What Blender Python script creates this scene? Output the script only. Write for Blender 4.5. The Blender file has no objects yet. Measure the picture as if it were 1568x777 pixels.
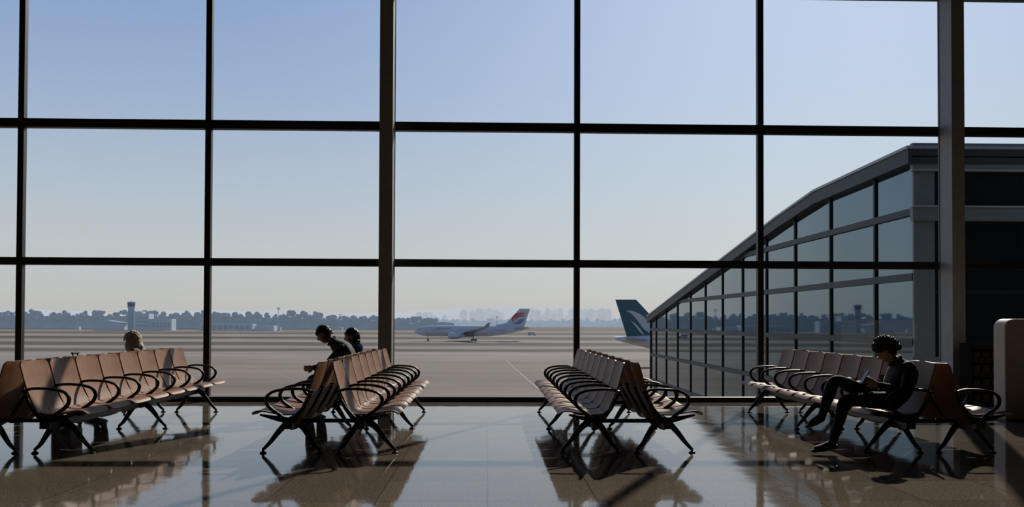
import bpy, math, random
from mathutils import Vector, Matrix, noise
random.seed(7)
S = bpy.context.scene
COL = S.collection
try:
    S.view_settings.view_transform = 'Standard'
    S.view_settings.look = 'None'
except Exception: pass

# ------------------------------------------------------------ materials
def mat(name, color, rough=0.5, metal=0.0, nscale=8.0, namt=0.12, color2=None, spec=0.5, bump=0.0, emis=None, estr=0.0, ior=1.5):
    m = bpy.data.materials.new(name); m.use_nodes = True
    nt = m.node_tree; N = nt.nodes; L = nt.links
    b = N['Principled BSDF']
    tc = N.new('ShaderNodeTexCoord'); nz = N.new('ShaderNodeTexNoise'); nz.inputs['Scale'].default_value = nscale
    nz.inputs['Detail'].default_value = 4
    L.new(tc.outputs['Object'], nz.inputs['Vector'])
    r = N.new('ShaderNodeValToRGB')
    c2 = color2 or tuple(min(1, c*(1+namt)) for c in color)
    c1 = color if color2 else tuple(c*(1-namt) for c in color)
    r.color_ramp.elements[0].position = 0.35; r.color_ramp.elements[1].position = 0.65
    r.color_ramp.elements[0].color = (*c1, 1); r.color_ramp.elements[1].color = (*c2, 1)
    L.new(nz.outputs['Fac'], r.inputs['Fac']); L.new(r.outputs['Color'], b.inputs['Base Color'])
    b.inputs['Roughness'].default_value = rough; b.inputs['Metallic'].default_value = metal
    b.inputs['Specular IOR Level'].default_value = spec; b.inputs['IOR'].default_value = ior
    if bump:
        bp = N.new('ShaderNodeBump'); bp.inputs['Strength'].default_value = bump; bp.inputs['Distance'].default_value = 0.01
        L.new(nz.outputs['Fac'], bp.inputs['Height']); L.new(bp.outputs['Normal'], b.inputs['Normal'])
    if emis:
        b.inputs['Emission Color'].default_value = (*emis, 1); b.inputs['Emission Strength'].default_value = estr
    return m

def mat_floor():
    m = bpy.data.materials.new('polished_granite_tiles'); m.use_nodes = True
    nt = m.node_tree; N = nt.nodes; L = nt.links; b = N['Principled BSDF']
    tc = N.new('ShaderNodeTexCoord')
    br = N.new('ShaderNodeTexBrick'); br.offset = 0.0; br.squash = 1.0
    br.inputs['Scale'].default_value = 1.0; br.inputs['Brick Width'].default_value = 0.8; br.inputs['Row Height'].default_value = 0.8
    br.inputs['Mortar Size'].default_value = 0.004; br.inputs['Mortar Smooth'].default_value = 0.0; br.inputs['Bias'].default_value = 0.0
    br.inputs['Color1'].default_value = (0.20, 0.165, 0.13, 1); br.inputs['Color2'].default_value = (0.155, 0.128, 0.10, 1)
    br.inputs['Mortar'].default_value = (0.05, 0.045, 0.04, 1)
    L.new(tc.outputs['Object'], br.inputs['Vector'])
    nz = N.new('ShaderNodeTexNoise'); nz.inputs['Scale'].default_value = 55; nz.inputs['Detail'].default_value = 6
    L.new(tc.outputs['Object'], nz.inputs['Vector'])
    r = N.new('ShaderNodeValToRGB'); r.color_ramp.elements[0].position = 0.35; r.color_ramp.elements[1].position = 0.68
    r.color_ramp.elements[0].color = (0.55, 0.55, 0.55, 1); r.color_ramp.elements[1].color = (1.4, 1.38, 1.35, 1)
    L.new(nz.outputs['Fac'], r.inputs['Fac'])
    mx = N.new('ShaderNodeMix'); mx.data_type = 'RGBA'; mx.blend_type = 'MULTIPLY'; mx.inputs[0].default_value = 1
    L.new(br.outputs['Color'], mx.inputs[6]); L.new(r.outputs['Color'], mx.inputs[7]); L.new(mx.outputs[2], b.inputs['Base Color'])
    n2 = N.new('ShaderNodeTexNoise'); n2.inputs['Scale'].default_value = 1.3
    L.new(tc.outputs['Object'], n2.inputs['Vector'])
    mr = N.new('ShaderNodeMapRange'); mr.inputs['To Min'].default_value = 0.03; mr.inputs['To Max'].default_value = 0.10
    L.new(n2.outputs['Fac'], mr.inputs['Value']); L.new(mr.outputs['Result'], b.inputs['Roughness'])
    bp = N.new('ShaderNodeBump'); bp.inputs['Strength'].default_value = 0.25; bp.inputs['Distance'].default_value = 0.002; bp.invert = True
    L.new(br.outputs['Fac'], bp.inputs['Height'])
    n3 = N.new('ShaderNodeTexNoise'); n3.inputs['Scale'].default_value = 3.0; n3.inputs['Detail'].default_value = 1
    L.new(tc.outputs['Object'], n3.inputs['Vector'])
    bp2 = N.new('ShaderNodeBump'); bp2.inputs['Strength'].default_value = 1.0; bp2.inputs['Distance'].default_value = 0.0014
    L.new(n3.outputs['Fac'], bp2.inputs['Height']); L.new(bp.outputs['Normal'], bp2.inputs['Normal']); L.new(bp2.outputs['Normal'], b.inputs['Normal'])
    b.inputs['IOR'].default_value = 1.5
    return m

def mat_wood(name, ca, cb, rough, spec):
    m = bpy.data.materials.new(name); m.use_nodes = True
    nt = m.node_tree; N = nt.nodes; L = nt.links; b = N['Principled BSDF']
    tc = N.new('ShaderNodeTexCoord'); mp = N.new('ShaderNodeMapping'); mp.inputs['Scale'].default_value = (6, 60, 6)
    L.new(tc.outputs['Object'], mp.inputs['Vector'])
    nz = N.new('ShaderNodeTexNoise'); nz.inputs['Scale'].default_value = 1; nz.inputs['Detail'].default_value = 5
    L.new(mp.outputs['Vector'], nz.inputs['Vector'])
    r = N.new('ShaderNodeValToRGB'); r.color_ramp.elements[0].position = 0.3; r.color_ramp.elements[1].position = 0.7
    r.color_ramp.elements[0].color = (*ca, 1); r.color_ramp.elements[1].color = (*cb, 1)
    L.new(nz.outputs['Fac'], r.inputs['Fac']); L.new(r.outputs['Color'], b.inputs['Base Color'])
    b.inputs['Roughness'].default_value = rough; b.inputs['Specular IOR Level'].default_value = spec
    return m

def mat_glass():
    m = bpy.data.materials.new('window_glass'); m.use_nodes = True
    nt = m.node_tree; N = nt.nodes; L = nt.links
    N.remove(N['Principled BSDF'])
    t = N.new('ShaderNodeBsdfTransparent'); t.inputs['Color'].default_value = (0.95, 0.97, 0.97, 1)
    g = N.new('ShaderNodeBsdfGlossy'); g.inputs['Roughness'].default_value = 0.0
    f = N.new('ShaderNodeFresnel'); f.inputs['IOR'].default_value = 1.35
    x = N.new('ShaderNodeMixShader')
    L.new(f.outputs['Fac'], x.inputs[0]); L.new(t.outputs[0], x.inputs[1]); L.new(g.outputs[0], x.inputs[2])
    L.new(x.outputs[0], N['Material Output'].inputs['Surface'])
    return m

def mat_ground():
    m = bpy.data.materials.new('airfield_ground'); m.use_nodes = True
    nt = m.node_tree; N = nt.nodes; L = nt.links; b = N['Principled BSDF']
    tc = N.new('ShaderNodeTexCoord'); sp = N.new('ShaderNodeSeparateXYZ'); L.new(tc.outputs['Object'], sp.inputs[0])
    nz = N.new('ShaderNodeTexNoise'); nz.inputs['Scale'].default_value = 0.012; nz.inputs['Detail'].default_value = 3
    L.new(tc.outputs['Object'], nz.inputs['Vector'])
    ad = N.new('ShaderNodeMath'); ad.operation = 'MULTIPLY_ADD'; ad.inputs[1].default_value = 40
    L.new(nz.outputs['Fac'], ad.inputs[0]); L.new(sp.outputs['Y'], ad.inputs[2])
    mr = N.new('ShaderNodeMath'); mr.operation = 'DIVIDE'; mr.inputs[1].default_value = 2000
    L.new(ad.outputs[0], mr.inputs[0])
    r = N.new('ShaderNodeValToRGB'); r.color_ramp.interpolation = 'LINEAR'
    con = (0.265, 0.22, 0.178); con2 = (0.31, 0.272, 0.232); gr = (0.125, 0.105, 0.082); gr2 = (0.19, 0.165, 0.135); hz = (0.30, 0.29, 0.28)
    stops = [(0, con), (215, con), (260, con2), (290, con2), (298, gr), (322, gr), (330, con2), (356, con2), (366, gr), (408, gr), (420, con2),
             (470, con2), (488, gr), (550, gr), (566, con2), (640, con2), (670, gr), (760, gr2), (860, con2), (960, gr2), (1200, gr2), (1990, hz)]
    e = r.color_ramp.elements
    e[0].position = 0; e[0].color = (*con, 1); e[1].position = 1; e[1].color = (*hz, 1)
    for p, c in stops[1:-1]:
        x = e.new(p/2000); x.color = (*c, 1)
    L.new(mr.outputs[0], r.inputs['Fac'])
    n2 = N.new('ShaderNodeTexNoise'); n2.inputs['Scale'].default_value = 0.05; n2.inputs['Detail'].default_value = 6
    mp = N.new('ShaderNodeMapping'); mp.inputs['Scale'].default_value = (0.5, 1.6, 1); L.new(tc.outputs['Object'], mp.inputs[0]); L.new(mp.outputs[0], n2.inputs['Vector'])
    r2 = N.new('ShaderNodeValToRGB'); r2.color_ramp.elements[0].position = .3; r2.color_ramp.elements[1].position = .7
    r2.color_ramp.elements[0].color = (.78, .78, .78, 1); r2.color_ramp.elements[1].color = (1.14, 1.14, 1.14, 1)
    L.new(n2.outputs['Fac'], r2.inputs['Fac'])
    mx = N.new('ShaderNodeMix'); mx.data_type = 'RGBA'; mx.blend_type = 'MULTIPLY'; mx.inputs[0].default_value = 1
    L.new(r.outputs['Color'], mx.inputs[6]); L.new(r2.outputs['Color'], mx.inputs[7]); L.new(mx.outputs[2], b.inputs['Base Color'])
    b.inputs['Roughness'].default_value = 0.9; b.inputs['Specular IOR Level'].default_value = 0.1
    return m

M_floor = mat_floor()
M_glass = mat_glass()
M_ground = mat_ground()
M_frame = mat('dark_aluminium_frame', (0.022, 0.02, 0.018), 0.45)
M_col = mat('painted_steel_column', (0.34, 0.335, 0.325), 0.5, namt=.05)
M_wall = mat('wall_paint', (0.055, 0.052, 0.05), 0.8)
M_ceil = mat('ceiling_panel', (0.075, 0.073, 0.07), 0.8)
M_wood = mat_wood('bentwood_veneer', (0.23, 0.105, 0.05), (0.32, 0.16, 0.085), 0.48, .22)
M_black = mat('black_cast_aluminium', (0.008, 0.008, 0.009), 0.45, spec=.3)
M_steel = mat('dark_steel', (0.03, 0.03, 0.032), 0.4, 0.5)
M_skin = mat('skin', (0.42, 0.26, 0.19), 0.55, namt=.06)
M_eye = mat('eye', (0.03, 0.02, 0.02), 0.2)
M_hair = mat('black_hair', (0.018, 0.014, 0.012), 0.5, nscale=60, namt=.4)
M_hairb = mat('curly_brown_hair', (0.05, 0.032, 0.022), 0.5, nscale=60, namt=.4)
M_hairl = mat('light_blonde_hair', (0.90, 0.82, 0.68), 0.6, nscale=60, namt=.1)
M_jblack = mat('dark_jacket', (0.020, 0.020, 0.022), 0.8, nscale=14, namt=.3, bump=.3)
M_jgrey = mat('grey_jacket', (0.026, 0.028, 0.034), 0.8, nscale=14, namt=.3, bump=.3)
M_jblue = mat('blue_jacket', (0.02, 0.045, 0.14), 0.7, nscale=14, namt=.3, bump=.3)
M_jbeige = mat('beige_coat', (0.30, 0.26, 0.21), 0.8, nscale=14, namt=.2, bump=.3)
M_trs = mat('dark_trousers', (0.012, 0.012, 0.016), 0.85, nscale=20, namt=.3)
M_shoe = mat('black_shoe', (0.010, 0.010, 0.010), 0.45)
M_phone = mat('phone_body', (0.02, 0.02, 0.022), 0.15)
M_white = mat('aircraft_white', (0.50, 0.52, 0.56), 0.45, namt=.03)
M_agrey = mat('aircraft_grey', (0.30, 0.33, 0.37), 0.5, namt=.05)
M_adark = mat('aircraft_window_dark', (0.16, 0.19, 0.23), 0.4)
M_ared = mat('livery_red', (0.50, 0.09, 0.11), 0.5)
M_ablue = mat('livery_blue', (0.10, 0.15, 0.34), 0.5)
M_teal = mat('livery_teal', (0.02, 0.085, 0.10), 0.45, namt=.05)
M_swoosh = mat('livery_pale_grey', (0.42, 0.46, 0.47), 0.5, namt=.05)
M_mirror = mat('reflective_facade_glass', (0.125, 0.185, 0.225), 0.02, 1.0, nscale=.3, namt=.05)
M_dglass = mat('dark_facade_glass', (0.010, 0.014, 0.015), 0.05, nscale=.3)
M_fasc = mat('facade_metal_panel', (0.15, 0.175, 0.17), 0.45, namt=.05)
M_fascl = mat('facade_light_trim', (0.34, 0.36, 0.34), 0.4, namt=.05)
M_fmull = mat('facade_mullion', (0.018, 0.023, 0.026), 0.5)
M_tree = mat('hazy_foliage', (0.10, 0.12, 0.13), 0.95, nscale=.1, namt=.3, spec=0, emis=(0.30, 0.38, 0.50), estr=.36)  # bluish emission paints air haze onto the trees
M_tree2 = mat('far_hazy_foliage', (0.2, 0.25, 0.3), 0.95, nscale=.1, spec=0, emis=(0.42, 0.48, 0.55), estr=.60)  # stronger emission, thicker haze painted into the farther belt
M_hill = mat('distant_hill', (0.2, 0.2, 0.22), 1, nscale=.001, spec=0, emis=(0.49, 0.52, 0.55), estr=.78)  # emission stands in for light scattered by the air before the hills
M_city = mat('haze_glow_concrete', (0.2, 0.2, 0.22), 1, nscale=.01, spec=0, emis=(0.48, 0.51, 0.545), estr=.80)  # skyline haze put into the material as a pale glow
M_bldg = mat('haze_glow_building_paint', (0.36, 0.41, 0.47), 0.8, emis=(.3, .35, .4), estr=.2)  # faint glow imitates haze over far buildings and masts
M_bwin = mat('haze_glow_window_glass', (0.2, 0.25, 0.3), 0.5, emis=(.3, .35, .4), estr=.2)  # panes carry the same painted haze glow, no lit rooms
M_tower = mat('haze_glow_tower_concrete', (0.13, 0.17, 0.22), 0.8, emis=(.28, .36, .46), estr=.25)  # blue haze in front of the tower, painted as tint and weak emission
M_paint = mat('apron_line_paint', (0.50, 0.47, 0.40), 0.8)
M_kiosk = mat('kiosk_laminate', (0.58, 0.50, 0.42), 0.5, namt=.05)
M_case = mat('suitcase_shell', (0.03, 0.03, 0.035), 0.35)
M_rack = mat('rack_matte_black', (0.012, 0.011, 0.010), 0.9, spec=.05)

# ------------------------------------------------------------ mesh builder
class MB:
    def __init__(s): s.v = []; s.f = []; s.m = []
    def add(s, vs, fs, mi=0):
        o = len(s.v); s.v += [tuple(p) for p in vs]
        for f in fs: s.f.append([i+o for i in f]); s.m.append(mi)
    def box(s, x0, x1, y0, y1, z0, z1, mi=0):
        vs = [(x, y, z) for x in (x0, x1) for y in (y0, y1) for z in (z0, z1)]
        s.add(vs, [(0, 1, 3, 2), (4, 6, 7, 5), (0, 4, 5, 1), (2, 3, 7, 6), (0, 2, 6, 4), (1, 5, 7, 3)], mi)
    def prism(s, poly, ax, a0, a1, mi=0):
        def P(u, v, a):
            return {'x': (a, u, v), 'y': (u, a, v), 'z': (u, v, a)}[ax]
        n = len(poly)
        vs = [P(u, v, a0) for u, v in poly]+[P(u, v, a1) for u, v in poly]
        fs = [list(range(n)), list(range(2*n-1, n-1, -1))]+[(i, (i+1) % n, n+(i+1) % n, n+i) for i in range(n)]
        s.add(vs, fs, mi)
    def tube(s, path, rad, ref=(0, 1, 0), seg=10, mi=0, rnd=True):
        P = [Vector(p) for p in path]; n = len(P); R = [(r, r) if not isinstance(r, (tuple, list)) else r for r in (rad if isinstance(rad, list) else [rad]*n)]
        ref = Vector(ref).normalized(); T = []
        for i in range(n):
            T.append((P[min(i+1, n-1)]-P[max(i-1, 0)]).normalized())
        if rnd:
            a = min(R[0]); b = min(R[-1])
            P = [P[0]-T[0]*a*.9, P[0]-T[0]*a*.55]+P+[P[-1]+T[-1]*b*.55, P[-1]+T[-1]*b*.9]
            sc = lambda r, k: (r[0]*k, r[1]*k)
            R = [sc(R[0], .35), sc(R[0], .8)]+R+[sc(R[-1], .8), sc(R[-1], .35)]
            T = [T[0], T[0]]+T+[T[-1], T[-1]]; n += 4
        vs = []
        for i in range(n):
            nn = T[i].cross(ref)
            if nn.length < 1e-3: nn = T[i].orthogonal()
            nn.normalize(); bb = nn.cross(T[i]).normalized()
            for k in range(seg):
                a = 2*math.pi*k/seg
                vs.append(P[i]+bb*math.cos(a)*R[i][0]+nn*math.sin(a)*R[i][1])
        fs = [(i*seg+k, i*seg+(k+1) % seg, (i+1)*seg+(k+1) % seg, (i+1)*seg+k) for i in range(n-1) for k in range(seg)]
        fs += [list(range(seg-1, -1, -1)), list(range((n-1)*seg, n*seg))]
        s.add(vs, fs, mi)
    def ell(s, c, r, mi=0, seg=12, rings=8, fn=None, rot=None):
        vs = []; c = Vector(c)
        for i in range(rings+1):
            th = math.pi*i/rings
            for k in range(seg):
                ph = 2*math.pi*k/seg
                d = Vector((math.sin(th)*math.cos(ph), math.sin(th)*math.sin(ph), math.cos(th)))
                p = fn(d) if fn else Vector((d.x*r[0], d.y*r[1], d.z*r[2]))
                if rot: p = rot@p
                vs.append(c+p)
        fs = [(i*seg+k, (i+1)*seg+k, (i+1)*seg+(k+1) % seg, i*seg+(k+1) % seg) for i in range(rings) for k in range(seg)]
        s.add(vs, fs, mi)
    def make(s, name, mats, parent=None, smooth=False, weld=False):
        me = bpy.data.meshes.new(name); me.from_pydata(s.v, [], s.f)
        for m in (mats if isinstance(mats, list) else [mats]): me.materials.append(m)
        for p, mi in zip(me.polygons, s.m): p.material_index = mi; p.use_smooth = smooth
        import bmesh
        bm = bmesh.new(); bm.from_mesh(me)
        if weld: bmesh.ops.remove_doubles(bm, verts=bm.verts, dist=1e-5)
        bmesh.ops.recalc_face_normals(bm, faces=bm.faces); bm.to_mesh(me); bm.free()
        o = bpy.data.objects.new(name, me); COL.objects.link(o)
        if parent: o.parent = parent
        return o
def empty(name, loc=(0, 0, 0), rz=0, sc=1):
    e = bpy.data.objects.new(name, None); e.location = loc; e.rotation_euler = (0, 0, rz); e.scale = (sc,)*3
    e.empty_display_size = .2; COL.objects.link(e); return e
def bevel(o, w, seg=2):
    b = o.modifiers.new('bevel', 'BEVEL'); b.width = w; b.segments = seg; b.limit_method = 'ANGLE'
def spline(pts, n):
    P = [Vector(p) for p in pts]; P = [P[0]*2-P[1]]+P+[P[-1]*2-P[-2]]; out = []
    m = len(P)-3
    for i in range(m):
        for k in range(n):
            t = k/n; a, b, c, d = P[i:i+4]
            out.append(.5*((2*b)+(c-a)*t+(2*a-5*b+4*c-d)*t*t+(3*b-a-3*c+d)*t**3))
    out.append(P[-2]); return out

# ------------------------------------------------------------ room
D = 14.4
H = 9.0
mb = MB(); mb.box(-17, 17, -10, D+.25, -.5, 0); mb.make('floor', M_floor)
mb = MB(); mb.box(-17, 17, -10, D+.25, H, H+.4); mb.make('ceiling', M_ceil)
mb = MB(); mb.box(-17.3, -17, -10, D+.25, -.5, H+.4); mb.make('wall_left', M_wall)
mb = MB(); mb.box(17, 17.3, -10, D+.25, -.5, H+.4); mb.make('wall_right', M_wall)
mb = MB(); mb.box(-17.3, 17.3, -10.3, -10, -.5, H+.4); mb.make('wall_back', M_wall)

win = empty('window_1', (0, D, 0))
mull = [-16.6, -13.6, -10.65, -7.53, -4.54, -1.62, 1.447, 4.475, 7.53, 10.6, 13.65, 16.6]
mb = MB()
for x in mull: mb.box(x-.048, x+.048, -.055, .055, 0, H)
mb.box(-17, 17, -.10, .06, 0, .075)
for z, t in ((2.25, .06), (4.48, .07), (6.75, .07), (8.93, .07)): mb.box(-17, 17, -.07, .06, z-t, z+t)
o = mb.make('mullions_and_transoms', M_frame, win); bevel(o, .006)
mb = MB()
mb.add([(-17, .03, .05), (17, .03, .05), (17, .03, H), (-17, .03, H)], [(0, 1, 2, 3)])
mb.make('glass_panes', M_glass, win)
mb = MB(); mb.box(-17, 17, -.075, -.068, 2.25+.05, 2.25+.06); mb.box(-17, 17, -.075, -.068, 4.48+.056, 4.48+.07)
mb.make('glazing_bead', M_steel, win)
for x in (-10.65, -1.62, 7.53):
    mb = MB(); w = .105
    mb.box(x-w, x+w, D-.50, D-.485, 0.0, H)
    mb.box(x-w, x+w, D-.09, D-.075, 0.0, H)
    mb.box(x-w+.012, x+w-.012, D-.485, D-.09, 0.0, H)
    mb.box(x-w-.04, x+w+.04, D-.54, D-.105, 0, .03)
    o = mb.make('steel_column', M_col); bevel(o, .004)

# ------------------------------------------------------------ benches
NS = 8; PITCH = .56; Y0 = 8.45
def seat_meshes():
    back = [(q[0], q[1]) for q in spline([(.055, .905, 0), (.085, .80, 0), (.125, .66, 0), (.185, .51, 0), (.25, .39, 0), (.30, .29, 0), (.325, .25, 0)], 3)]
    pan = [(q[0], q[1]) for q in spline([(.245, .425, 0), (.30, .405, 0), (.42, .405, 0), (.56, .43, 0), (.63, .437, 0), (.675, .425, 0), (.70, .40, 0)], 3)]
    mb = MB()
    def shell(prof, yc, hw, dish, sx):
        n = len(prof); W = 8; th = .013
        top = []; bot = []
        L = [0]
        for i in range(1, n): L.append(L[-1]+math.dist(prof[i], prof[i-1]))
        for i in range(n):
            a = Vector(prof[max(i-1, 0)]); b = Vector(prof[min(i+1, n-1)]); t = (b-a).normalized(); nr = Vector((-t.y, t.x))
            e = min(L[i], L[-1]-L[i]); r = .05; w = hw if e > r else hw-r+math.sqrt(max(0, r*r-(r-e)**2))
            for k in range(W+1):
                u = -1+2*k/W; dd = dish*(u*u)
                px = prof[i][0]+nr.x*dd; pz = prof[i][1]+nr.y*dd
                top.append((sx*px, yc+u*w, pz)); bot.append((sx*(px-nr.x*th), yc+u*w, pz-nr.y*th))
        m = len(top); fs = []
        I = lambda i, k: i*(W+1)+k
        for i in range(n-1):
            for k in range(W):
                fs.append((I(i, k), I(i, k+1), I(i+1, k+1), I(i+1, k))); fs.append((m+I(i, k), m+I(i+1, k), m+I(i+1, k+1), m+I(i, k+1)))
            fs.append((I(i, 0), I(i+1, 0), m+I(i+1, 0), m+I(i, 0))); fs.append((I(i, W), m+I(i, W), m+I(i+1, W), I(i+1, W)))
        for k in range(W):
            fs.append((I(0, k), m+I(0, k), m+I(0, k+1), I(0, k+1))); fs.append((I(n-1, k), I(n-1, k+1), m+I(n-1, k+1), m+I(n-1, k)))
        mb.add(top+bot, fs)
    for sx in (1, -1):
        for j in range(NS):
            yc = (j+.5)*PITCH
            shell(back, yc, .262, .018, sx); shell(pan, yc, .25, .008, sx)
    seats = mb
    arms = MB()
    loop = [(.115, .625), (.20, .650), (.32, .652), (.43, .640), (.51, .612), (.548, .56), (.535, .50), (.485, .45), (.42, .405), (.36, .345)]
    for sx in (1, -1):
        for j in range(NS+1):
            y = j*PITCH
            sp = spline([(sx*a, y, b) for a, b in loop], 4)
            n = len(sp); R = []
            for i, p in enumerate(sp):
                q = i/(n-1)
                R.append((.025 if q < .55 else .025-.006*(q-.55)/.45, .014 if q < .5 else .018))
            arms.tube(sp, R, (0, 1, 0), 10)
            arms.tube([(sx*.13, y, .60), (sx*.20, y, .47), (sx*.29, y, .36), (sx*.34, y, .33)], [(.014, .014), (.014, .018), (.018, .028), (.022, .04)], (0, 1, 0), 8)
            arms.tube([(sx*.34, y, .35), (sx*.46, y, .375), (sx*.60, y, .405)], [(.016, .032), (.014, .024), (.012, .010)], (0, 1, 0), 8)
    beams = MB()
    for sx in (1, -1):
        beams.box(sx*.34-.045, sx*.34+.045, -.04, NS*PITCH+.04, .275, .345)
    legs = MB()
    for yl in (.28, 2.24, 4.2):
        for sx in (1, -1):
            legs.ell((sx*.34, yl, .31), (.085, .045, .06))
            f = spline([(sx*.33, yl, .315), (sx*.42, yl, .285), (sx*.50, yl, .205), (sx*.57, yl, .115), (sx*.64, yl, .04)], 4)
            n = len(f); legs.tube(f, [(.03-.016*i/(n-1), .040-.024*i/(n-1)) for i in range(n)], (0, 1, 0), 10)
            f = spline([(sx*.33, yl, .31), (sx*.26, yl, .26), (sx*.20, yl, .17), (sx*.15, yl, .09), (sx*.10, yl, .04)], 4)
            legs.tube(f, [(.028-.014*i/(n-1), .038-.022*i/(n-1)) for i in range(n)], (0, 1, 0), 10)
            for fx in (.645, .095):
                legs.tube([(sx*fx, yl, .014), (sx*fx, yl, .05)], [.012, .012], (1, 0, 0), 10, rnd=False)
                legs.tube([(sx*fx, yl, 0.0), (sx*fx, yl, .008), (sx*fx, yl, .018)], [.033, .033, .018], (1, 0, 0), 16, rnd=False)
        legs.tube([(-.34, yl, .32), (.34, yl, .32)], [(.018, .02)]*2, (0, 1, 0), 8)
    return seats, arms, beams, legs
s_, a_, b_, l_ = seat_meshes()
proto = None
CX = [-4.50, -1.555, 1.385, 4.42]
for i, cx in enumerate(CX):
    e = empty('airport_bench', (cx, Y0, 0))
    if i == 0:
        proto = [s_.make('wood_seat_shells', M_wood, e, True), a_.make('armrests', M_black, e, True), b_.make('beams', M_steel, e), l_.make('legs', M_black, e, True)]
        m = proto[0].modifiers.new('es', 'EDGE_SPLIT'); m.split_angle = math.radians(50)
    else:
        for p in proto:
            o = bpy.data.objects.new(p.name, p.data); COL.objects.link(o); o.parent = e
            if p is proto[0]:
                m = o.modifiers.new('es', 'EDGE_SPLIT'); m.split_angle = math.radians(50)

# ------------------------------------------------------------ people
def seg_dist(p, a, b):
    ab = b-a; t = max(0, min(1, (p-a).dot(ab)/max(1e-9, ab.dot(ab)))); return (p-(a+ab*t)).length
def skin_body(J, E, mats, parent, scale=1):
    names = list(J); idx = {n: i for i, n in enumerate(names)}
    me = bpy.data.meshes.new('b'); me.from_pydata([J[n][:3] for n in names], [(idx[a], idx[b]) for a, b, _ in E], [])
    ob = bpy.data.objects.new('b', me); COL.objects.link(ob)
    ob.modifiers.new('s', 'SKIN'); sub = ob.modifiers.new('u', 'SUBSURF'); sub.levels = 2; sub.render_levels = 2
    if not me.skin_vertices:
        bpy.context.view_layer.objects.active = ob
    for i, n in enumerate(names):
        r = J[n][3]; sv = me.skin_vertices[0].data[i]; sv.radius = (r, r) if not isinstance(r, tuple) else r; sv.use_root = (n == 'pelvis')
    dg = bpy.context.evaluated_depsgraph_get(); dg.update()
    nm = bpy.data.meshes.new_from_object(ob.evaluated_get(dg)); bpy.data.objects.remove(ob)
    nm.materials.clear()
    for m in mats: nm.materials.append(m)
    S_ = [(Vector(J[a][:3]), Vector(J[b][:3]), l) for a, b, l in E]
    for p in nm.polygons:
        c = p.center; best = min(S_, key=lambda s: seg_dist(c, s[0], s[1])); p.material_index = best[2]; p.use_smooth = True
    for v in nm.vertices:
        k = noise.noise(Vector(v.co)*9)*.010+noise.noise(Vector(v.co)*22)*.004
        v.co = v.co+v.normal*k
    o = bpy.data.objects.new('body', nm); COL.objects.link(o); o.parent = parent
    return o
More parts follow.
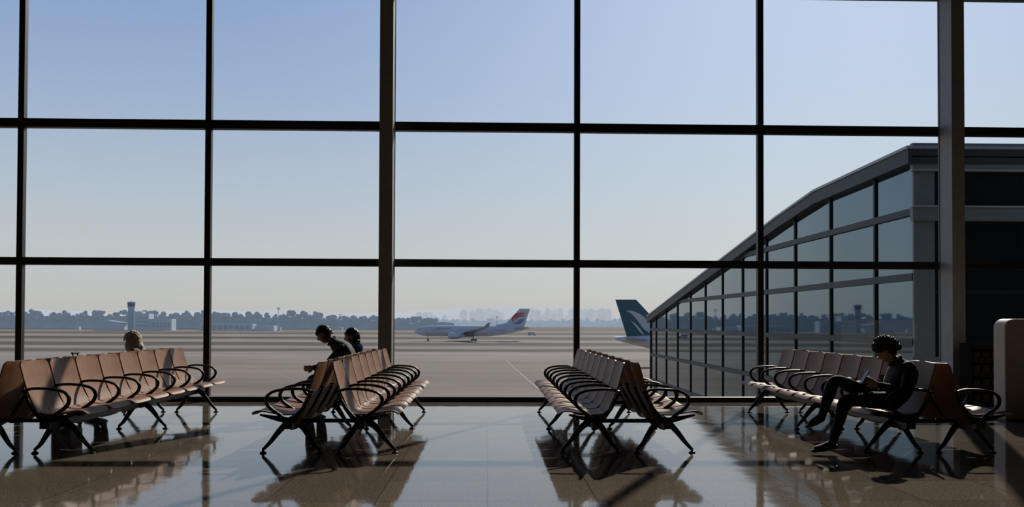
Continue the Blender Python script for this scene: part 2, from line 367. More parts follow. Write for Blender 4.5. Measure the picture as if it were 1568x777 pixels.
def head(parent, c, pitch, hairmat, style, yaw=0):
    rot = Matrix.Rotation(yaw, 3, 'Z')@Matrix.Rotation(pitch, 3, 'Y')
    mb = MB()
    g = lambda a, s: math.exp(-(a/s)**2)
    def fn(d):
        x, y, z = d
        X = x*.095; Y = y*.074; Z = z*.118
        if z < 0:
            k = (-z)**1.3; Y *= 1-.32*k
            X = X*(1-.15*k)+(.022*k if x > -.2 else .03*k)
        if x < 0: X *= 1.05
        if x > .2:
            X += .024*g(y, .13)*g(z+.16, .15)+.010*g(y, .10)*g(z-.02, .2)
            X -= .009*(g(y-.38, .17)+g(y+.38, .17))*g(z-.08, .12)
            X += .005*g(z-.26, .09)*g(y, .55)
            X += .007*g(y, .26)*g(z+.47, .06)+.006*g(y, .24)*g(z+.58, .05)
            X -= .004*g(y, .28)*g(z+.525, .03)
            X += .006*g(y, .25)*g(z+.85, .12)
            X += .003*(g(y-.5, .2)+g(y+.5, .2))*g(z+.2, .2)
        return Vector((X, Y, Z))
    mb.ell(c, None, 0, 48, 40, fn, rot); C = Vector(c)
    for s in (1, -1):
        mb.ell(C+rot@Vector((.076, s*.030, .010)), (.012, .013, .010), 1, 12, 8, None, rot)
        mb.ell(C+rot@Vector((-.008, s*.074, -.008)), (.018, .008, .031), 0, 12, 8, None, rot)
        mb.ell(C+rot@Vector((-.004, s*.079, -.024)), (.009, .006, .011), 0, 8, 6, None, rot)
        mb.tube([C+rot@Vector((.083, s*.018, .034)), C+rot@Vector((.080, s*.034, .038)), C+rot@Vector((.068, s*.05, .032))], [.003, .0035, .002], (0, 0, 1), 6, 2)
    mb.make('head', [M_skin, M_eye, hairmat], parent, True, True)
    hb = MB()
    def hf(d):
        x, y, z = d
        th = 1.13
        hl = .30 if style != 'curly' else .22
        if x > .15 and z < hl+.1: th = .80 if z < hl-.1 else .80+.33*(z-hl+.1)/.2
        if z < -.35: th = min(th, .86) if style != 'long' else 1.1 if x < .1 else .8
        if abs(y) > .8 and -.5 < z < .25 and x > -.25 and style == 'short': th = .93
        r = Vector((x*.098*th, y*.078*th, z*.118*th+(.004 if z > 0 else 0)))
        r += d*(noise.noise(d*5)*.006+noise.noise(d*14)*.003)
        return r
    hb.ell(c, None, 0, 44, 32, hf, rot)
    rng = random.Random(int(abs(c[2])*1000)+len(style))
    cnt = {'short': 120, 'curly': 460, 'long': 380}[style]; k = 0
    while k < cnt:
        d = Vector((rng.gauss(0, 1), rng.gauss(0, 1), rng.gauss(0, 1))).normalized()
        if d.x > .25 and d.z < .42: continue
        if d.z < (-.25 if style != 'long' else -.75): continue
        if style == 'short' and abs(d.y) > .75 and d.z < .2 and d.x > -.2: continue
        k += 1
        sc = {'short': 1.10, 'curly': 1.24, 'long': 1.24}[style]+rng.uniform(-.05, .12 if style == 'curly' else .04)
        p = Vector((d.x*.098*sc, d.y*.078*sc, d.z*.118*sc))
        t = d.cross(Vector((rng.uniform(-1, 1), rng.uniform(-1, 1), rng.uniform(-1, 1)))).normalized()
        if style != 'curly': t = (Vector((-.4, 0, -1))-d*d.dot(Vector((-.4, 0, -1)))).normalized()
        ln = {'short': .022, 'curly': .016, 'long': .035}[style]; amp = .010 if style == 'curly' else .004
        b = d.cross(t)
        path = [C+rot@(p-d*.006), C+rot@(p+t*ln*.5+d*amp), C+rot@(p+t*ln+b*amp), C+rot@(p+t*ln*1.3-d*amp*.8)]
        rr = {'short': .0045, 'curly': .0075, 'long': .007}[style]
        hb.tube(path, [rr, rr*1.1, rr, rr*.5], (rng.random(), rng.random(), .3), 5, 0)
    if style == 'long':
        for i in range(30):
            a = math.pi*(.36+1.28*i/29)
            p = Vector((math.cos(a)*.104, math.sin(a)*.09, -.01))
            hb.tube(spline([C+rot@p, C+rot@(p*1.16+Vector((0, 0, -.05))), C+rot@(p*1.15+Vector((-.01, 0, -.10))), C+rot@(p*.95+Vector((-.012, 0, -.15)))], 3),
                    [.012]*4+[.011]*3+[.008, .006, .003], (0, 0, 1), 6)
    hb.make('hair', hairmat, parent, True)
def hand(mb, w, d, nrm, thumb, curl=.6, spread=1.0, mi=0):
    w = Vector(w); d = Vector(d).normalized(); n = Vector(nrm); n = (n-d*n.dot(d)).normalized(); s = n.cross(d).normalized()*thumb
    mb.tube([w-d*.02, w+d*.01, w+d*.045, w+d*.085], [(.026, .019), (.029, .018), (.040, .015), (.037, .012)], s, 12, mi)
    for off, ln, k in ((.030, .068, 1), (.010, .077, 1.02), (-.010, .071, .99), (-.029, .056, .92)):
        p = w+d*(.086*k)+s*off; path = [p-d*.02]; dirv = (d+s*off*1.5*spread).normalized(); a = 0
        path.append(p); rr = [.0095, .0098]
        for i, fr in enumerate((.44, .31, .25)):
            a += curl*(.9 if i == 0 else 1.1)
            v = dirv*math.cos(a)+n*math.sin(a); p = p+v*ln*fr; path.append(p); rr.append(.0088-.0008*i)
        mb.tube(path, rr, s, 8, mi)
    p = w+d*.022+s*.026; t1 = (d*.6+s*.75+n*.25).normalized(); t2 = (d*.85+s*.25+n*.5).normalized()
    mb.tube([p-s*.012, p, p+t1*.034, p+t1*.034+t2*.028, p+t1*.034+t2*.05], [.014, .0135, .0115, .010, .0085], n, 8, mi)

def person(name, loc, J, hd, top, trs, hairmat, style, pitch, hands, scale=1, yaw=0, phone=None, headyaw=0, bulk=1.0):
    e = empty(name, loc, math.pi+yaw, scale)
    E = [('pelvis', 'belly', 0), ('belly', 'chest', 0), ('chest', 'nb', 0), ('nb', 'neck', 0), ('neck', 'hb', 2)]
    for s in 'LR':
        E += [('chest', 'sh'+s, 0), ('sh'+s, 'ua'+s, 0), ('ua'+s, 'el'+s, 0), ('el'+s, 'fa'+s, 0), ('fa'+s, 'wr'+s, 0),
              ('pelvis', 'hip'+s, 1), ('hip'+s, 'th'+s, 1), ('th'+s, 'kn'+s, 1), ('kn'+s, 'ca'+s, 1), ('ca'+s, 'an'+s, 1), ('an'+s, 'ball'+s, 3), ('ball'+s, 'toe'+s, 3)]
    for s in 'LR':
        mid = lambda a, b, t, r: tuple(J[a][i]*(1-t)+J[b][i]*t for i in range(3))+(r,)
        J['ua'+s] = mid('sh'+s, 'el'+s, .5, .058*bulk); J['fa'+s] = mid('el'+s, 'wr'+s, .35, .046*bulk)
        J['th'+s] = mid('hip'+s, 'kn'+s, .45, .084); J['ca'+s] = mid('kn'+s, 'an'+s, .35, .060)
        J['ball'+s] = mid('an'+s, 'toe'+s, .6, .040)
    skin_body(J, E, [top, trs, M_skin, M_shoe], e)
    mb = MB(); n0 = Vector(J['neck'][:3]); ax = (Vector(J['hb'][:3])-Vector(J['nb'][:3])).normalized()
    rg = []
    q = ax.orthogonal().normalized(); r2 = ax.cross(q)
    for k in range(17):
        a = 2*math.pi*k/16; rg.append(n0+(q*math.cos(a)+r2*math.sin(a))*.064)
    mb.tube(rg, .016*bulk, ax, 8, 0, rnd=False)
    mb.make('collar', top, e, True)
    mb = MB()
    for s in 'LR':
        a = Vector(J['an'+s][:3]); t = Vector(J['toe'+s][:3]); d = (t-a).normalized()
        heel = a-d*.035+Vector((0, 0, -.03 if abs(d.z) < .5 else 0))
        mb.tube([heel, a+Vector((0, 0, -.035)), (a+t)/2+Vector((0, 0, -.025)), t+d*.01-Vector((0, 0, .008))], [(.036, .022), (.040, .026), (.046, .024), (.034, .018)], (0, 1, 0), 12)
    mb.make('shoes', M_shoe, e, True)
    mb = MB()
    for s, dv, nv, th, cu in hands: hand(mb, Vector(J['wr'+s][:3])+Vector(dv).normalized()*.012, dv, nv, th, cu)
    mb.make('hands', M_skin, e, True)
    head(e, hd, pitch, hairmat, style, headyaw)
    if phone:
        c, px, pz = phone
        R = Matrix.Rotation(px, 3, 'Y'); mb = MB()
        mb.box(-.0045, .0045, -.037, .037, -.077, .077)
        mb.v = [tuple(R@Vector(v)+Vector(c)) for v in mb.v]
        o = mb.make('phone', M_phone, e); bevel(o, .004, 3)
    return e

PX = .36
# man with curly hair reading his phone, legs crossed
J = dict(pelvis=(.04, 0, .545, .130), belly=(-.01, 0, .65, .138), chest=(-.05, 0, .785, .150), nb=(-.02, 0, .885, .095), neck=(.02, 0, .925, .058), hb=(.045, 0, .96, .050),
         shL=(-.055, .17, .835, .088), shR=(-.055, -.17, .835, .088), elL=(.04, .24, .615, .058), elR=(.04, -.24, .62, .058),
         wrL=(.235, .085, .690, .035), wrR=(.225, -.085, .695, .035),
         hipL=(.09, .095, .53, .106), hipR=(.09, -.095, .53, .106), knL=(.57, .12, .545, .070), knR=(.625, .0, .735, .068),
         anL=(.70, .13, .105, .046), anR=(.80, .11, .38, .045), toeL=(.89, .14, .050, .036), toeR=(.95, .14, .29, .034))
person('seated_man_with_phone', (CX[3]-PX+.03, 8.73, 0), J, (.092, 0, 1.022), M_jblack, M_trs, M_hairb, 'curly', .6,
       [('L', (.75, -.55, .35), (-.3, -.9, .1), -1, .55), ('R', (.75, .5, .35), (-.3, .9, .1), 1, .55)], phone=((.325, 0, .755), -.55, 0), bulk=1.2)
# man leaning forward
J = dict(pelvis=(-.02, 0, .545, .135), belly=(-.02, 0, .67, .150), chest=(.02, 0, .85, .165), nb=(.15, 0, .985, .100), neck=(.215, 0, 1.03, .060), hb=(.255, 0, 1.06, .05),
         shL=(.03, .19, .935, .095), shR=(.03, -.19, .935, .095), elL=(.24, .24, .69, .062), elR=(.24, -.24, .69, .062),
         wrL=(.47, .08, .66, .035), wrR=(.47, -.08, .66, .035),
         hipL=(.03, .095, .525, .105), hipR=(.03, -.095, .525, .105), knL=(.46, .13, .53, .070), knR=(.46, -.13, .53, .070),
         anL=(.50, .14, .105, .045), anR=(.52, -.14, .105, .045), toeL=(.69, .15, .05, .035), toeR=(.71, -.15, .05, .035))
person('seated_man', (CX[1]-PX, 12.09, 0), J, (.315, 0, 1.118), M_jgrey, M_trs, M_hair, 'short', .55,
       [('L', (.85, -.4, -.1), (0, -.9, .2), -1, .5), ('R', (.85, .4, -.1), (0, .9, .2), 1, .5)], bulk=1.25)
# upright companions
J = dict(pelvis=(0, 0, .54, .118), belly=(-.03, 0, .67, .128), chest=(-.04, 0, .83, .138), nb=(-.015, 0, .945, .085), neck=(.0, 0, .99, .055), hb=(.015, 0, 1.03, .047),
         shL=(-.04, .16, .895, .078), shR=(-.04, -.16, .895, .078), elL=(.04, .22, .65, .052), elR=(.04, -.22, .65, .052),
         wrL=(.26, .10, .64, .032), wrR=(.26, -.10, .64, .032),
         hipL=(.04, .09, .52, .096), hipR=(.04, -.09, .52, .096), knL=(.45, .10, .525, .064), knR=(.45, -.10, .525, .064),
         anL=(.48, .11, .105, .042), anR=(.48, -.11, .105, .042), toeL=(.66, .12, .05, .033), toeR=(.66, -.12, .05, .033))
person('seated_woman_in_blue_jacket', (CX[1]-PX+.02, 12.65, 0), dict(J), (.045, 0, 1.075), M_jblue, M_trs, M_hair, 'short', .15,
       [('L', (.85, -.4, -.1), (0, -.3, -.9), -1, .35), ('R', (.85, .4, -.1), (0, .3, -.9), 1, .35)], bulk=1.1)
person('seated_woman_with_blonde_hair', (CX[0]-PX+.09, 12.09, 0), dict(J), (.04, 0, 1.06), M_jbeige, M_trs, M_hairl, 'long', .25,
       [('L', (.85, -.4, -.1), (0, -.3, -.9), -1, .35), ('R', (.85, .4, -.1), (0, .3, -.9), 1, .35)], scale=.96, headyaw=-.5)

# ------------------------------------------------------------ suitcase
e = empty('suitcase', (-5.36, 11.42, 0))
mb = MB(); mb.box(-.12, .12, -.20, .20, .06, .62); o = mb.make('shell', M_case, e); bevel(o, .05, 4)
mb = MB()
for y in (-.07, .07): mb.tube([(.09, y, .58), (.09, y, .87)], [.009]*2, (1, 0, 0), 8)
mb.tube([(.09, -.085, .88), (.09, .085, .88)], [.015]*2, (0, 0, 1), 8)
for x in (-.09, .09):
    for y in (-.15, .15):
        mb.tube([(x, y-.012, .027), (x, y+.012, .027)], [.027]*2, (0, 0, 1), 14, rnd=False); mb.box(x-.012, x+.012, y-.02, y+.02, .03, .075)
for k in range(-3, 4): mb.box(-.126, -.118, k*.05-.008, k*.05+.008, .12, .56)
mb.make('handle_and_wheels', M_black, e)

# ------------------------------------------------------------ kiosk and rack (right)
e = empty('information_kiosk', (6.88, 11.7, 0))
w, h, r = 1.5, 1.36, .12
pts = [(0, .02)]
for k in range(7):
    a = math.pi-math.pi/2*k/6; pts.append((r+r*math.cos(a), h-r+r*math.sin(a)))
for k in range(7):
    a = math.pi/2-math.pi/2*k/6; pts.append((w-r+r*math.cos(a), h-r+r*math.sin(a)))
pts.append((w, .02))
mb = MB(); mb.prism(pts, 'y', -.14, .14); o = mb.make('cabinet', M_kiosk, e); bevel(o, .02, 3)
mb = MB(); mb.box(.03, w-.03, -.11, .11, 0, .03); mb.make('plinth', M_black, e)
mb = MB(); mb.box(.5, w-.2, -.15, -.139, .75, 1.18); mb.make('screen', M_phone, e)
e = empty('brochure_rack', (7.2, 13.1, 0))
mb = MB()
mb.box(-.02, .01, -.15, .15, 0, 1.0); mb.box(1.0, 1.03, -.15, .15, 0, 1.0)
for k in range(5):
    z = .08+k*.21; mb.box(0, 1.01, -.15, .15, z, z+.02); mb.box(0, 1.01, -.16, -.145, z, z+.07)
mb.box(0, 1.01, .13, .15, 0.03, 1.0)
mb.make('shelves', M_rack, e)
mb = MB(); rng = random.Random(3)
for k in range(4):
    for j in range(7): x = .05+j*.135; mb.box(x, x+.1, -.12, -.10+rng.random()*.1, .10+k*.21, .10+k*.21+.13+.02*rng.random())
mb.make('brochures', mat('brochure_paper', (.02, .018, .016), .9, spec=.05), e)

# ------------------------------------------------------------ exterior ground
GZ = -8.2
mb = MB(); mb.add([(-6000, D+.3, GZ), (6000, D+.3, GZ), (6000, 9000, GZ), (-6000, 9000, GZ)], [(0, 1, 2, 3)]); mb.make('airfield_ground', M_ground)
mb = MB(); mb.box(-17.3, 17.3, D+.0, D+.24, GZ, -.5); mb.box(-17.3, 17.3, -10.3, -10, GZ, -.5); mb.make('wall_lower_facade', M_fasc)
mb = MB()
def ribbon(pts, w):
    P = spline([(a, b, 0) for a, b in pts], 6); L_ = []; R_ = []
    for i, p in enumerate(P):
        t = (P[min(i+1, len(P)-1)]-P[max(i-1, 0)]).normalized(); n = Vector((-t.y, t.x, 0))*w/2
        L_.append((p.x+n.x, p.y+n.y, GZ+.02)); R_.append((p.x-n.x, p.y-n.y, GZ+.02))
    n = len(P); mb.add(L_+R_, [(i, i+1, n+i+1, n+i) for i in range(n-1)])
ribbon([(4.6, 215), (5.2, 190), (6.3, 150), (7.4, 118), (8, 95)], .15)
ribbon([(-160, 300), (-60, 240), (-25, 225), (60, 222), (200, 222)], .3)
ribbon([(-52, 190), (-34, 150), (-22, 118), (-18, 95)], .12)
mb.make('apron_marking', M_paint)

# ------------------------------------------------------------ airliners
def airliner(name, loc, rz, sc, fin_m, fus_m, kind):
    e = empty(name, loc, rz, sc)
    st = [(0, .08, 4.5), (.5, .75, 4.55), (1.5, 1.35, 4.65), (3, 1.95, 4.8), (5, 2.45, 5.0), (8, 2.72, 5.1), (20, 2.75, 5.1), (37, 2.75, 5.1), (43, 2.45, 5.4), (49, 1.8, 5.95), (54, 1.05, 6.4), (57.5, .5, 6.7), (58.5, .2, 6.75)]
    mb = MB(); mb.tube([(a, 0, c) for a, b, c in st], [b for a, b, c in st], (0, 1, 0), 28, rnd=False); mb.make('fuselage', fus_m, e, True)
    mb = MB()
    for s in (1, -1):
        for k in range(62):
            x = 8+k*.62
            if k in (0, 20, 21, 44): continue
            mb.box(x, x+.28, s*2.66, s*2.72, 5.5, 5.85)
        for x in (6.2, 19.8, 44.6): mb.box(x, x+.08, s*2.5, s*2.7, 4.4, 6.3)
    mb.prism([(2.3, 5.85), (3.6, 6.15), (3.9, 5.7), (2.5, 5.45)], 'y', -1.75, 1.75)
    mb.make('windows_and_doors', M_adark, e)
    def foil(rootLE, rootC, tipLE, tipC, t0, t1, mb, up=(0, 0, 1)):
        up = Vector(up); pr = [(0, 0), (.05, .5), (.3, 1), (.7, .6), (1, .05), (.7, -.4), (.3, -.7), (.05, -.4)]
        a = [Vector(rootLE)+Vector((u*rootC, 0, 0))+up*v*t0 for u, v in pr]; b = [Vector(tipLE)+Vector((u*tipC, 0, 0))+up*v*t1 for u, v in pr]
        n = len(pr); mb.add(a+b, [list(range(n)), list(range(2*n-1, n-1, -1))]+[(i, (i+1) % n, n+(i+1) % n, n+i) for i in range(n)])
    mb = MB()
    for s in (1, -1):
        foil((18, s*1.8, 3.7), 11.5, (25, s*10, 4.6), 7, .75, .5, mb); foil((25, s*10, 4.6), 7, (35, s*28.5, 7.2), 2.6, .5, .2, mb)
        foil((35, s*28.5, 7.2), 2.6, (37.2, s*29.3, 9.3), 1.1, .18, .08, mb, (0, -s, .3))
        foil((50, s*.8, 6.4), 5.5, (55.5, s*9.6, 7.2), 2.2, .3, .12, mb)
    mb.prism([(16, 3.9), (20, 2.2), (29, 2.1), (34, 3.6)], 'y', -2.0, 2.0)
    mb.make('wings_and_stabilizers', M_agrey, e)
    mb = MB(); foil((44.5, 0, 7.2), 11, (53.2, 0, 16.5), 5.2, .38, .14, mb, (0, 1, 0))
    mb.add([(39, 0, 7.7), (45, .12, 7.7), (46.5, 0, 9.2), (45, -.12, 7.7)], [(0, 1, 2), (0, 2, 3), (0, 3, 1), (1, 3, 2)])
    mb.make('tail_fin', fin_m, e)
    mb = MB()
    for s in (1, -1):
        y = s*9.6
        mb.tube([(17.5, y, 2.75), (18, y, 2.75), (19.5, y, 2.75), (22, y, 2.8), (24, y, 2.85)], [1.35, 1.55, 1.65, 1.45, 1.0], (0, 1, 0), 20, rnd=False)
        mb.tube([(23.8, y, 2.85), (25.8, y, 2.9)], [.7, .25], (0, 1, 0), 16, rnd=False)
        mb.prism([(19, 4.2), (26, 4.7), (25, 3.6), (21, 3.8)], 'y', y-.2, y+.2)
    mb.make('engines', fus_m, e, True)
    mb = MB()
    for s in (1, -1): mb.tube([(17.48, s*9.6, 2.75), (17.52, s*9.6, 2.75)], [1.2, 1.2], (0, 1, 0), 20, rnd=False)
    for x, ys in ((7, (-.35, .35)), (29.2, (-4.6, -3.6, 3.6, 4.6)), (30.9, (-4.6, -3.6, 3.6, 4.6))):
        for y in ys: mb.tube([(x, y-.2, .62), (x, y+.2, .62)], [.62, .62], (0, 0, 1), 18, rnd=False)
    mb.tube([(7, 0, .6), (6.6, 0, 3)], .16, (0, 1, 0), 8)
    for s in (1, -1): mb.tube([(30, s*4.1, .7), (29.5, s*3.9, 3.8)], .24, (0, 1, 0), 8); mb.tube([(29.2, s*4.1, .65), (30.9, s*4.1, .65)], .16, (0, 1, 0), 8)
    mb.make('landing_gear', M_adark, e)
    mb = MB()
    def rib(pts, ws, mi):
        P = spline([(a, 0, b) for a, b in pts], 6); n = len(P); W = []
        for i in range(n):
            q = i/(n-1)*(len(ws)-1); j = min(int(q), len(ws)-2); W.append(ws[j]*(1-(q-j))+ws[j+1]*(q-j))
        for s in (1, -1):
            A = []; B = []
            for i, p in enumerate(P):
                t = (P[min(i+1, n-1)]-P[max(i-1, 0)]).normalized(); nn = Vector((-t.z, 0, t.x))*W[i]/2
                for L_, q in ((A, p+nn), (B, p-nn)):
                    f = (q.z-7.2)/9.3; L_.append((q.x, s*(.38*(1-f)+.14*f+.03), q.z))
            mb.add(A+B, [(i, i+1, n+i+1, n+i) for i in range(n-1)], mi)
    if kind == 'swallow':
        rib([(50, 9.6), (49.6, 11.2), (51, 13), (53.5, 14), (56.5, 14.1)], [.1, 1.1, 1.5, 1.1, .1], 0)
        rib([(51.3, 10.4), (51.2, 11.5), (52.4, 12.5), (54.5, 12.9), (56, 12.7)], [.1, .7, .9, .6, .1], 0)
        rib([(50.2, 9.2), (52, 9.2), (54, 10), (55.6, 11.6)], [.1, .9, .9, .1], 1)
        rib([(52.2, 10.4), (53.2, 10.6), (54.2, 11.4)], [.1, .6, .1], 1)
        mb.make('tail_livery', [M_ared, M_ablue], e)
        mb = MB()
        for s in (1, -1):
            for x0, x1 in ((11, 13), (13.6, 15.6), (16.2, 18)): mb.box(x0, x1, s*2.50, s*2.62, 6.35, 6.5)
        mb.make('title_marks', M_ablue, e)
    else:
        rib([(55.8, 13.8), (54.2, 13.3), (52.4, 12.0), (50.6, 10.0), (48.9, 8.6), (47, 7.9)], [.05, .8, 1.7, 2.2, 1.5, .3], 0)
        rib([(54.6, 11.2), (53.6, 10.4), (52.4, 9.0), (51.5, 7.8)], [.05, .4, .6, .3], 0)
        mb.make('tail_livery', [M_swoosh], e)
    return e
airliner('airliner', (-35.6, 427, GZ), 0, .957, M_white, M_white, 'swallow')
airliner('airliner_with_teal_tail', (78.3, 190, GZ), math.pi, .87, M_teal, M_white, 'wing')

# ------------------------------------------------------------ terminal wing on the right
e = empty('terminal_wing', (10.1, 0, 0))
YN, YF = 20.6, 54.5
roof = [(YN, 5.32), (26.5, 5.18), (30, 4.80), (YF, 1.52)]
def rz(y):
    for (a, b), (c, d) in zip(roof[:-1], roof[1:]):
        if y <= c: return b+(d-b)*(y-a)/(c-a)
    return roof[-1][1]
mb = MB(); mb.prism([(YN, GZ)]+roof+[(YF, GZ)], 'x', 0, 26)
body = mb.make('glazed_body', [M_mirror, M_dglass], e)
for p in body.data.polygons:
    if abs(p.normal.y) > .9: p.material_index = 1
mb = MB()
ys = [22.7+3*k for k in range(11)]
for y in ys: mb.box(-.05, .02, y-.045, y+.045, GZ, rz(y))
mb.box(-.07, .02, YF-.12, YF, GZ, rz(YF))
for z in (3.95, 2.4, .85, -.7, -2.25, -3.8, -5.4, -7):
    ye = YF
    if z > 1.52:
        ye = 30+(4.80-z)/(4.80-1.52)*(YF-30)
    mb.box(-.07, .02, YN, ye, z-.085, z+.085)
mb.make('facade_mullions', M_fmull, e)
mb = MB(); prof = roof
poly = [(a, b+.10) for a, b in prof]+[(a, b-.25) for a, b in reversed(prof)]
poly = [(a-.15 if a == YN else a+.3 if a == YF else a, b) for a, b in poly]
mb.prism(poly, 'x', -.22, 26.1); mb.make('roof_fascia', M_fmull, e)
mb = MB(); poly = [(a-.15 if a == YN else a+.3 if a == YF else a, b+.17) for a, b in prof]+[(a-.15 if a == YN else a+.3 if a == YF else a, b+.10) for a, b in reversed(prof)]
mb.prism(poly, 'x', -.25, 26.2); mb.make('roof_edge_trim', M_fascl, e)
mb = MB()
mb.box(-.05, .45, YN-.06, YN+.02, GZ, 5.3)
mb.box(-.1, 26, YN-.12, YN+.02, 4.93, 5.56)
mb.box(-.1, 26, YN-.12, YN+.02, 3.72, 4.06)
mb.box(-.1, 26, YN-.08, YN+.02, .2, .5)
mb.make('end_wall_panels', M_fasc, e)
mb = MB(); mb.box(-.12, 26, YN-.15, YN, 5.22, 5.25); mb.box(-.12, 26, YN-.15, YN, 4.90, 4.94); mb.box(-.12, 26, YN-.15, YN, 4.04, 4.08)
mb.make('end_wall_trim', M_fascl, e)
mb = MB()
for x in (3, 6, 9, 12, 15, 18, 21): mb.box(x-.05, x+.05, YN-.07, YN, GZ, 4.95)
mb.make('end_wall_mullions', M_fmull, e)

# ------------------------------------------------------------ distance
rng = random.Random(11)
def tree(mb, x, y, h, w, det=True):
    mb.tube([(x, y, GZ), (x+rng.uniform(-.3, .3), y, GZ+h*.5)], [w*.07, w*.04], (1, 0, 0), 5, rnd=False)
    for k in range(4 if det else 2):
        r = w*rng.uniform(.28, .5)
        mb.ell((x+rng.uniform(-.3, .3)*w, y+rng.uniform(-.3, .3)*w, GZ+h*rng.uniform(.45, .85)), (r, r, r*rng.uniform(.7, 1.1)), 0, 7, 5)
mb = MB()
x = -720
while x < -60:
    h = 20+3*noise.noise(Vector((x*.01, 0, 0)))+rng.uniform(-2, 3)
    if x > -190: h *= .74
    tree(mb, x, 1000+rng.uniform(-12, 12), h, rng.uniform(5, 8)); x += rng.uniform(2.0, 4.5)
P = []; n = 240
for i in range(n+1):
    X = -760+i*3; P.append((X, GZ+14+3*noise.noise(Vector((X*.03, 3, 0)))-max(0, min(4.5, (X+230)*.1))-(max(0, X+130)*.03)))
vs = [(a, 1005, GZ) for a, b in P]+[(a, 1010, b) for a, b in P]+[(a, 1040, b) for a, b in P]+[(a, 1045, GZ) for a, b in P]
m = n+1; mb.add(vs, [(j*m+i, j*m+i+1, (j+1)*m+i+1, (j+1)*m+i) for j in range(3) for i in range(n)])
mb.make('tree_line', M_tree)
mb = MB(); x = -400
while x < 900:
    tree(mb, x, 1700+rng.uniform(-20, 20), 13+rng.uniform(-3, 4), rng.uniform(10, 18), False); x += rng.uniform(6, 13)
n = 200; P = [(-420+i*7, GZ+11+2.5*noise.noise(Vector((i*.3, 8, 0)))) for i in range(n+1)]; m = n+1
vs = [(a, 1705, GZ) for a, b in P]+[(a, 1712, b) for a, b in P]+[(a, 1760, b) for a, b in P]+[(a, 1765, GZ) for a, b in P]
mb.add(vs, [(j*m+i, j*m+i+1, (j+1)*m+i+1, (j+1)*m+i) for j in range(3) for i in range(n)])
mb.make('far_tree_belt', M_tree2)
mb = MB(); n = 160; Yh = 7000; P = []
for i in range(n+1):
    X = -5200+i*65; b = 75+70*noise.noise(Vector((X*.0011, 1.3, 0)))+25*noise.noise(Vector((X*.004, 4, 0)))
    P.append((X, max(GZ+10, b)))
m = n+1
vs = [(a, Yh-500, GZ) for a, b in P]+[(a, Yh, b) for a, b in P]+[(a, Yh+600, GZ) for a, b in P]
mb.add(vs, [(j*m+i, j*m+i+1, (j+1)*m+i+1, (j+1)*m+i) for j in range(2) for i in range(n)])
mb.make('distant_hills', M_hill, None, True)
mb = MB(); Yc = 4000
for i in range(70):
    X = rng.choice([rng.uniform(-330, 120), rng.uniform(150, 560), rng.uniform(250, 520), rng.uniform(-60, 60)]); w = rng.uniform(14, 30); h = rng.uniform(32, 58)*(1 if X > -150 else .75)
    y = Yc+rng.uniform(-120, 120)
    mb.box(X-w/2, X+w/2, y-12, y+12, GZ, h); mb.box(X-w/4, X+w/4, y-6, y+6, h, h+rng.uniform(3, 8))
    if rng.random() < .4: mb.box(X-w/2-w*.3, X-w/2, y-9, y+9, GZ, h*.8)
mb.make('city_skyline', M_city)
e = empty('control_tower', (-340, 850, GZ))
mb = MB(); mb.tube([(0, 0, 0), (0, 0, 21)], [3.1, 2.9], (1, 0, 0), 16, rnd=False)
mb.tube([(0, 0, 21), (0, 0, 22.3), (0, 0, 22.8)], [2.9, 3.6, 3.6], (1, 0, 0), 16, rnd=False)
mb.tube([(0, 0, 26), (0, 0, 26.8), (0, 0, 27.3)], [3.7, 3.7, 2.6], (1, 0, 0), 16, rnd=False)
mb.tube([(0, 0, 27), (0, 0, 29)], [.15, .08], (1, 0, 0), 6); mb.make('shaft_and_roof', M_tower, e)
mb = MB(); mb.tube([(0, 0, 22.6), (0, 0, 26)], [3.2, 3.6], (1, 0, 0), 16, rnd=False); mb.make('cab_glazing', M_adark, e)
e = empty('airport_building', (-333, 846, GZ))
mb = MB(); mb.box(0, 13, -5, 8, 0, 16); mb.box(1, 6, -4, 6, 16, 18); mb.box(13, 34, -4, 8, 0, 11); mb.box(-40, -12, -2, 8, 0, 7)
mb.prism([(-42, 7), (-27, 9.5), (-10, 7)], 'y', -3, 9)
mb.box(60, 110, -4, 10, 0, 6.5); mb.box(112, 130, -4, 10, 0, 5)
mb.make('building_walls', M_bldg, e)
mb = MB()
for z in (4, 7.5, 11): mb.box(1, 12, -5.1, -5, z, z+1.4)
for k in range(9): mb.box(62+k*5.2, 65.5+k*5.2, -4.1, -4, 1, 5)
for k in range(5): mb.box(16+k*3.5, 18.2+k*3.5, -4.1, -4, 3, 8)
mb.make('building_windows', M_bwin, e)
for X, Y, h in ((-203, 860, 22), (-150, 900, 16), (-395, 860, 15), (10, 1000, 15)):
    mb = MB(); mb.tube([(X, Y, GZ), (X, Y, GZ+h)], [.35, .2], (1, 0, 0), 6, rnd=False)
    mb.box(X-1.6, X+1.6, Y-.4, Y+.4, GZ+h-.6, GZ+h+.3); mb.box(X-1.1, X+1.1, Y-.4, Y+.4, GZ+h-2, GZ+h-1.4)
    mb.box(X-2.5, X+2.5, Y-2, Y+2, GZ, GZ+3.2)
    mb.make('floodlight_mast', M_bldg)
for X, Y in ((-95, 520), (30, 600)):
    e = empty('service_vehicle', (X, Y, GZ)); mb = MB()
    mb.prism([(-3, .5), (-3, 2.3), (1.2, 2.3), (1.9, 1.5), (2.9, 1.3), (3, .5)], 'y', -1, 1); o = mb.make('body_shell', M_white, e); bevel(o, .1)
    mb = MB()
    for wx in (-1.9, 1.9):
        for wy in (-1, 1): mb.tube([(wx, wy-.15, .4), (wx, wy+.15, .4)], [.4, .4], (0, 0, 1), 12, rnd=False)
    mb.box(-2.8, 1.1, -1.02, 1.02, 1.5, 2.1); mb.make('wheels_and_windows', M_adark, e)

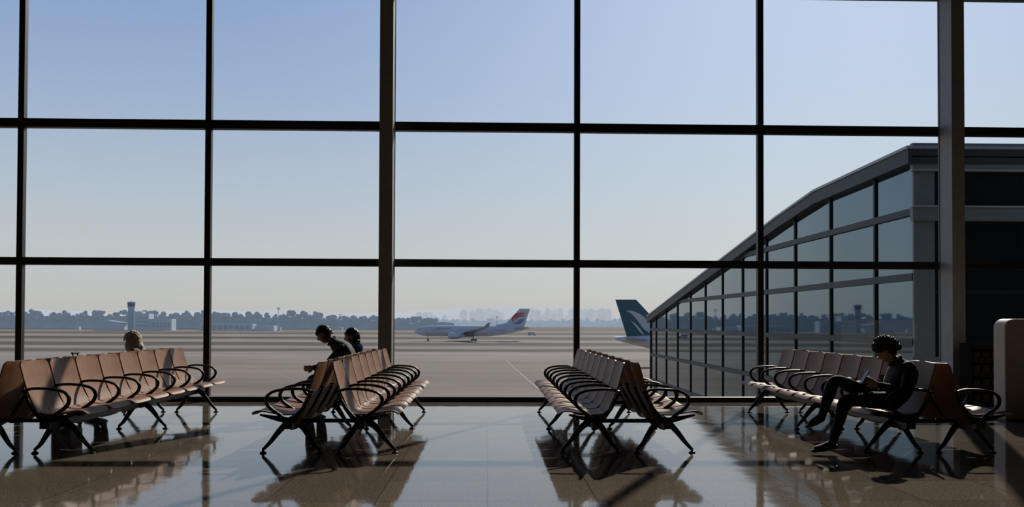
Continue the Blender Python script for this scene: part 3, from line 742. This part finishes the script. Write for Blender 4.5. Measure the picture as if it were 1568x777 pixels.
# ------------------------------------------------------------ light
AZ, EL = math.radians(24), math.radians(33)
sd = Vector((math.sin(AZ)*math.cos(EL), math.cos(AZ)*math.cos(EL), math.sin(EL)))
l = bpy.data.lights.new('sun', 'SUN'); l.energy = 3.8; l.angle = math.radians(.6); l.color = (1, .91, .78)
o = bpy.data.objects.new('sun', l); COL.objects.link(o); o.rotation_euler = sd.to_track_quat('Z', 'Y').to_euler(); o.location = (8, 30, 25)
w = bpy.data.worlds.new('sky'); S.world = w; w.use_nodes = True; nt = w.node_tree; N = nt.nodes; L = nt.links
bg = N['Background']; tc = N.new('ShaderNodeTexCoord'); nm = N.new('ShaderNodeVectorMath'); nm.operation = 'NORMALIZE'
L.new(tc.outputs['Generated'], nm.inputs[0]); sp = N.new('ShaderNodeSeparateXYZ'); L.new(nm.outputs[0], sp.inputs[0])
r = N.new('ShaderNodeValToRGB'); e_ = r.color_ramp.elements
e_[0].position = 0; e_[0].color = (.53, .52, .505, 1); e_[1].position = 1; e_[1].color = (.06, .11, .28, 1)
for p, c in ((.03, (.56, .56, .55)), (.08, (.55, .58, .60)), (.15, (.46, .54, .64)), (.25, (.34, .445, .645)), (.36, (.24, .35, .61)), (.5, (.11, .19, .40))):
    x = e_.new(p); x.color = (*c, 1)
L.new(sp.outputs['Z'], r.inputs['Fac'])
dt = N.new('ShaderNodeVectorMath'); dt.operation = 'DOT_PRODUCT'; dt.inputs[1].default_value = sd; L.new(nm.outputs[0], dt.inputs[0])
mxm = N.new('ShaderNodeMath'); mxm.operation = 'MAXIMUM'; mxm.inputs[1].default_value = 0; L.new(dt.outputs['Value'], mxm.inputs[0])
pw = N.new('ShaderNodeMath'); pw.operation = 'POWER'; pw.inputs[1].default_value = 11; L.new(mxm.outputs[0], pw.inputs[0])
vs_ = N.new('ShaderNodeVectorMath'); vs_.operation = 'SCALE'; vs_.inputs[0].default_value = (.42, .40, .34); L.new(pw.outputs[0], vs_.inputs['Scale'])
ad = N.new('ShaderNodeVectorMath'); ad.operation = 'ADD'; L.new(r.outputs['Color'], ad.inputs[0]); L.new(vs_.outputs[0], ad.inputs[1])
L.new(ad.outputs[0], bg.inputs['Color']); bg.inputs['Strength'].default_value = 1

# ------------------------------------------------------------ camera
cam = bpy.data.cameras.new('camera'); cam.lens = 31.0; cam.sensor_width = 36; cam.clip_end = 20000; cam.clip_start = .05
cam.shift_y = .0516
co = bpy.data.objects.new('camera', cam); COL.objects.link(co)
R = Matrix.Rotation(math.radians(-1.55), 4, 'Z')@Matrix.Rotation(math.radians(91.0), 4, 'X')@Matrix.Rotation(math.radians(.2), 4, 'Z')
co.matrix_world = Matrix.Translation((0, 0, 1.3))@R
S.camera = co
